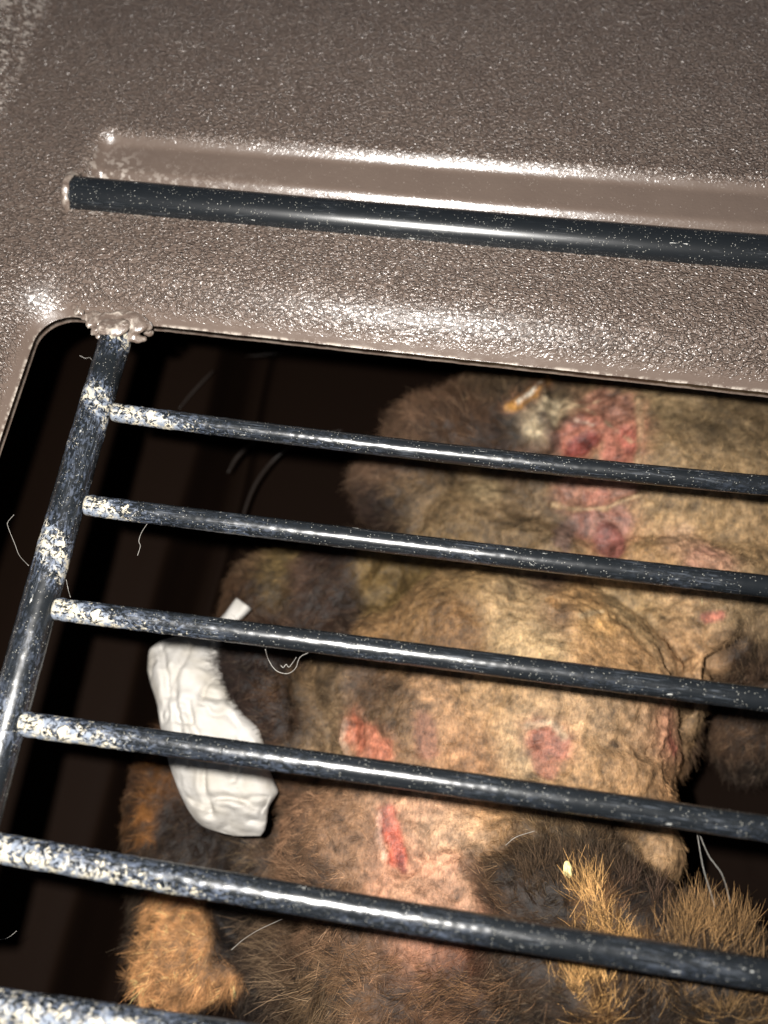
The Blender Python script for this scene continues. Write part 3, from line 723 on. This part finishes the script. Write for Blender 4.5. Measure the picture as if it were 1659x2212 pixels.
# colours are sampled per hair, so the coat's edges break up along the hairs
fh, wh = eval_all(roots)
keep = fh[:, 3] > 0.35
keep &= rng.random(NH) > wh * .9
roots, fh, idx = roots[keep], fh[keep], idx[keep]; N = len(roots); nr = fn[idx]
dx, dy = fh[:, 4], fh[:, 5]
an = np.arctan2(dy, dx) + (fbm(roots, 9, 2, 61) - .5) * 2.2
dr = np.column_stack([np.cos(an), np.sin(an), np.zeros(N)]); dr -= nr * (dr * nr).sum(1)[:, None]; dr /= np.linalg.norm(dr, axis=1)[:, None] + 1e-9
ln = fh[:, 3] * rng.uniform(.55, 1.2, N) * .8
hv = np.clip(1 + 1.1 * (fbm(roots, 5.0, 3, 41) - .5) + 1.7 * (fbm(roots, 1.8, 3, 51) - .5) + rng.normal(0, .18, N), .28, 2.1)
from mathutils.kdtree import KDTree
def clumped(roots, n, pull):
    ci = rng.choice(len(roots), n, replace=False); kd = KDTree(n)
    for k, i_ in enumerate(ci): kd.insert(roots[i_].tolist(), k)
    kd.balance(); near = np.fromiter((kd.find(p)[1] for p in roots.tolist()), int, len(roots))
    return near, roots[ci][near]
near, ctr = clumped(roots, 15000, .5)
cang = rng.normal(0, .75, 15000)[near]; ca_, sa_ = np.cos(cang)[:, None], np.sin(cang)[:, None]
dr = dr * ca_ + np.cross(nr, dr) * sa_
tow = (ctr - roots); tow /= (ln[:, None] + 1.0); dr = dr + tow * np.clip(ln / 3, .2, 1)[:, None] * .8
ln = ln * np.clip(1 + rng.normal(0, .28, 15000), .4, 1.8)[near]
hv = hv * np.clip(1 + rng.normal(0, .26, 15000), .4, 1.9)[near]
hc_ = fh[:, :3] * hv[:, None] * GAIN
pale = rng.random(N) < .10; hc_[pale] = hc_[pale] * 1.9 + np.array([.05, .042, .028])
rd = np.clip(0.028 + 0.006 * ln, .028, .06)
fur('fur', roots, nr, dr, ln, rd, hc_, cat)
# stiff orange and dark guard hairs standing up at the lower right
gz = [([(1268,1905),(1278,1955),(1295,2005),(1335,2035),(1375,2062)],44,1100,(236,184,118),5.5,100),([(1240,2085),(1270,2140),(1300,2210)],52,1000,(226,176,112),5,97),
      ([(1480,2010),(1560,2000),(1650,1990)],70,1500,(160,124,82),6,84),([(1400,2100),(1520,2120),(1650,2150)],75,1700,(140,110,76),5,88),([(1350,1930),(1420,1960)],40,900,(84,64,50),5,80),
      ([(1150,1880),(1250,1880),(1340,1880)],45,2000,(88,70,52),4,100),([(560,1985),(600,2060),(620,2150)],40,500,(150,125,98),8,195),([(700,2100),(900,2130),(1100,2150)],60,1500,(128,96,68),4,190),([(495,1395),(492,1450),(505,1500),(525,1545),(560,1575)],16,900,(46,34,29),6.5,188),([(560,1800),(545,1850),(560,1910)],26,120,(140,118,92),8,200),([(1460,2190),(1650,2200)],40,600,(150,118,78),6,88)]
bvh2 = BVHTree.FromPolygons(cv2.tolist(), cf)
R_, Nn, Dd, Ll, Cc, Rr = [], [], [], [], [], []
for pts, spread, n, c, L_, a in gz:
    for k in range(n):
        s_ = random.random() * (len(pts) - 1); i = int(s_); t = s_ - i
        px = pts[i][0] * (1 - t) + pts[i + 1][0] * t + random.gauss(0, spread * .5); py = pts[i][1] * (1 - t) + pts[i + 1][1] * t + random.gauss(0, spread * .5)
        if fbm(np.array([[px, py, 0.]]), 38.0, 2, 6)[0] < .36 + .14 * random.random(): continue
        h = bvh2.ray_cast(Vector(CAM), Vector(ray(px, py)).normalized())
        if h[0] is None: continue
        R_.append(h[0][:]); Nn.append(h[1][:]); aa = math.radians(a + random.gauss(0, 26)); Dd.append((math.cos(aa), math.sin(aa), .1))
        Ll.append(L_ * random.uniform(.45, 1.15)); Cc.append(lin(c) * .75 * random.choice((.08, .2, .45, .8, 1.1, 1.5))); Rr.append(random.uniform(.028, .055))
fur('guard_hair', np.array(R_), np.array(Nn), np.array(Dd), np.array(Ll), np.array(Rr), np.array(Cc), cat, bend=.55, curl=.15)

# bandage round the paw
rows = [(1372, 400, 430), (1380, 352, 474), (1402, 322, 480), (1444, 317, 482), (1480, 325, 492), (1514, 337, 510), (1548, 343, 535), (1576, 348, 566), (1610, 356, 572), (1652, 365, 578),
        (1690, 379, 594), (1711, 387, 603), (1730, 396, 590), (1745, 403, 580), (1774, 424, 577), (1790, 444, 574), (1800, 480, 570), (1806, 515, 560)]
ry = np.array([r[0] for r in rows]); rl = np.array([r[1] for r in rows]); rr_ = np.array([r[2] for r in rows])
yy = np.linspace(1372, 1806, 150); lf = np.interp(yy, ry, rl); rt = np.interp(yy, ry, rr_)
ker = np.hanning(9); ker /= ker.sum(); lf = np.convolve(np.pad(lf, 4, 'edge'), ker, 'valid'); rt = np.convolve(np.pad(rt, 4, 'edge'), ker, 'valid')
m = 120; th = np.linspace(0, 2 * math.pi, m, endpoint=False); bv = []; pp = []
for i, y in enumerate(yy):
    mid, hw = (lf[i] + rt[i]) / 2, (rt[i] - lf[i]) / 2
    zc = -82.0 + 5 * math.sin(i / 149 * math.pi); hz = 9 * min(1, hw / 90) * (min(1, (i + 4) / 30) ** .5) * (min(1, (153 - i) / 26) ** .5)
    for a in th:
        x = mid + hw * math.copysign(abs(math.cos(a)) ** .85, math.cos(a)); bv.append(D(x, y, zc + hz * math.sin(a))); pp.append((x, y, math.sin(a)))
bv = np.array(bv); pp = np.array(pp); gq = pp[:, :2]
gr = [[(405, 1400), (392, 1440), (379, 1468), (379, 1531), (390, 1580), (396, 1650)], [(400, 1520), (410, 1560), (418, 1590)], [(445, 1640), (441, 1705), (447, 1755)], [(459, 1724), (497, 1715), (532, 1729), (556, 1744), (585, 1746)],
      [(435, 1507), (470, 1515), (500, 1508)], [(540, 1768), (565, 1771), (590, 1765)], [(345, 1400), (358, 1450), (362, 1500)], [(500, 1600), (510, 1640), (505, 1680)]]
gq = gq + 26 * np.column_stack([fbm(bv, 11, 3, 84) - .5, fbm(bv, 11, 3, 85) - .5]); upw = np.clip(pp[:, 2] + .3, 0, 1); dz = np.zeros(len(bv))
for g in gr:
    d_ = polydist(gq, g); dz -= 1.5 * np.exp(-(d_ / 8) ** 2) ; dz += 0.7 * np.exp(-((d_ - 16) / 12) ** 2)
dz += 3.4 * (fbm(bv, 10, 3, 81) - .5) - 1.3 * np.clip(1 - np.abs(fbm(bv, 13, 3, 83) - .5) / .06, 0, 1)
bv[:, 2] += dz * upw
bf = grid_faces(150, m)
i = np.arange(149)
bfw = np.stack([i * m + m - 1, (i + 1) * m + m - 1, (i + 1) * m, i * m], -1)
bfs = [tuple(f) for f in np.vstack([bf, bfw]).tolist()] + [tuple(range(m)), tuple(149 * m + k for k in reversed(range(m)))]
bo = mesh_np('bandage', bv, bfs, M_CLOTH, cat)
bm = bmesh.new(); bm.from_mesh(bo.data); bmesh.ops.recalc_face_normals(bm, faces=bm.faces); bm.to_mesh(bo.data); bm.free()
# loose strip of the bandage pointing up
st = []; 
for k in range(40):
    t = k / 39; cx = 455 + (528 - 455) * t - 8 * math.sin(t * 3); cy = 1410 + (1303 - 1410) * t; hw = 25 - 15 * t + 5 * max(0, t - .7) / .3 + 2 * math.sin(t * 7)
    for j in range(14):
        u = j / 13 * 2 - 1; st.append(D(cx + hw * u, cy + 12 * u, -76 - 3 * t - 3 * u * u + 0.8 * math.sin(u * 3 + t * 6)))
st = np.array(st); st2 = st.copy(); st2[:, 2] -= 1.0
sfc = grid_faces(40, 14); rimf = []
loop = [j for j in range(14)] + [k * 14 + 13 for k in range(1, 40)] + [39 * 14 + j for j in range(12, -1, -1)] + [k * 14 for k in range(38, 0, -1)]
for a, b in zip(loop, loop[1:] + loop[:1]): rimf.append((a, b, b + 560, a + 560))
so = mesh_np('bandage_tail', np.vstack([st, st2]), [tuple(f) for f in sfc.tolist()] + [tuple(f) for f in (sfc[:, ::-1] + 560).tolist()] + rimf, M_CLOTH, cat)
so['label'] = 'greyish loose end of the bandage'

# ------------------------------------------------------------------ small things
cp = hitpt(bvh2, 1222, 1878)
pv, pn, pf = remesh_obj('c', [((0, 0, 0), (1.1, 1.9, .8), 0.2), ((.3, -.8, .1), (.9, .9, .7), 0)], .15, 3)
pv = pv + pn * ((vnoise(pv, .6, 3) - .5) * .35)[:, None] + (cp + np.array([0, 0, 2.8]))
cr = mesh_np('crumb', pv, pf, M_CRUMB); cr['label'] = 'small pale yellow crumb caught in the dark fur left of the orange tuft'; cr['category'] = 'crumb'
hairs = [([(172, 768, -9.5), (185, 774, -10.5), (193, 772, -10), (199, 778, -9)], 'short curled hair sticking out left of the upright near its top'),
         ([(30, 1112, -12.5), (17, 1128, -14.5), (18, 1140, -14.5), (32, 1175, -14.5), (42, 1200, -13.5), (62, 1222, -9)], 'long bent hair hanging left of the upright bar'),
         ([(319, 1130, -10.5), (306, 1150, -13.5), (300, 1168, -14.5), (303, 1180, -14.5), (297, 1200, -14.5)], 'wavy hair dangling under the left end of the second cross bar'),
         ([(573, 1402, -10.5), (580, 1425, -14.5), (596, 1448, -15.5), (620, 1455, -15.5), (638, 1444, -14.5), (648, 1420, -12.5), (670, 1408, -10.5)], 'looped hair hanging below the third cross bar'),
         ([(606, 1437, -14.5), (612, 1442, -14.5), (618, 1435, -14.5), (624, 1441, -14.5), (632, 1432, -14.5), (640, 1420, -12.5)], 'tiny crinkled hair inside the loop below the third cross bar'),
         ([(143, 1252, -10.5), (147, 1272, -12.5), (152, 1290, -10.5)], 'short straight hair beside the upright just above the third cross bar'),
         ([(0, 2030, -60), (18, 2025, -60), (36, 2011, -60)], 'short hair at the left edge between the two lowest cross bars'),
         ([(500, 2052, -40), (525, 2030, -42), (560, 2008, -46), (610, 1985, -50)], 'stiff pale whisker crossing the dark gap beside the furry chest'),
         ([(1506, 1800, -22), (1518, 1870, -20), (1534, 1925, -21), (1545, 1960, -24)], 'left one of two thin pale whiskers rising from the fur below the fourth cross bar'),
         ([(1512, 1805, -22), (1532, 1850, -20), (1560, 1890, -20), (1578, 1950, -24)], 'right one of two thin pale whiskers rising from the fur below the fourth cross bar'),
         ([(1092, 1826, -44), (1115, 1808, -43), (1155, 1795, -44)], 'single pale hair lying on the shaved belly under the fourth cross bar')]
for pts, lab in hairs:
    o = tube('loose_hair', [D(*p) for p in pts], .05, M_HAIR, None, n=5)
    o['label'] = lab; o['category'] = 'hair'; o['group'] = 'loose hairs caught on the wire gate and fur'
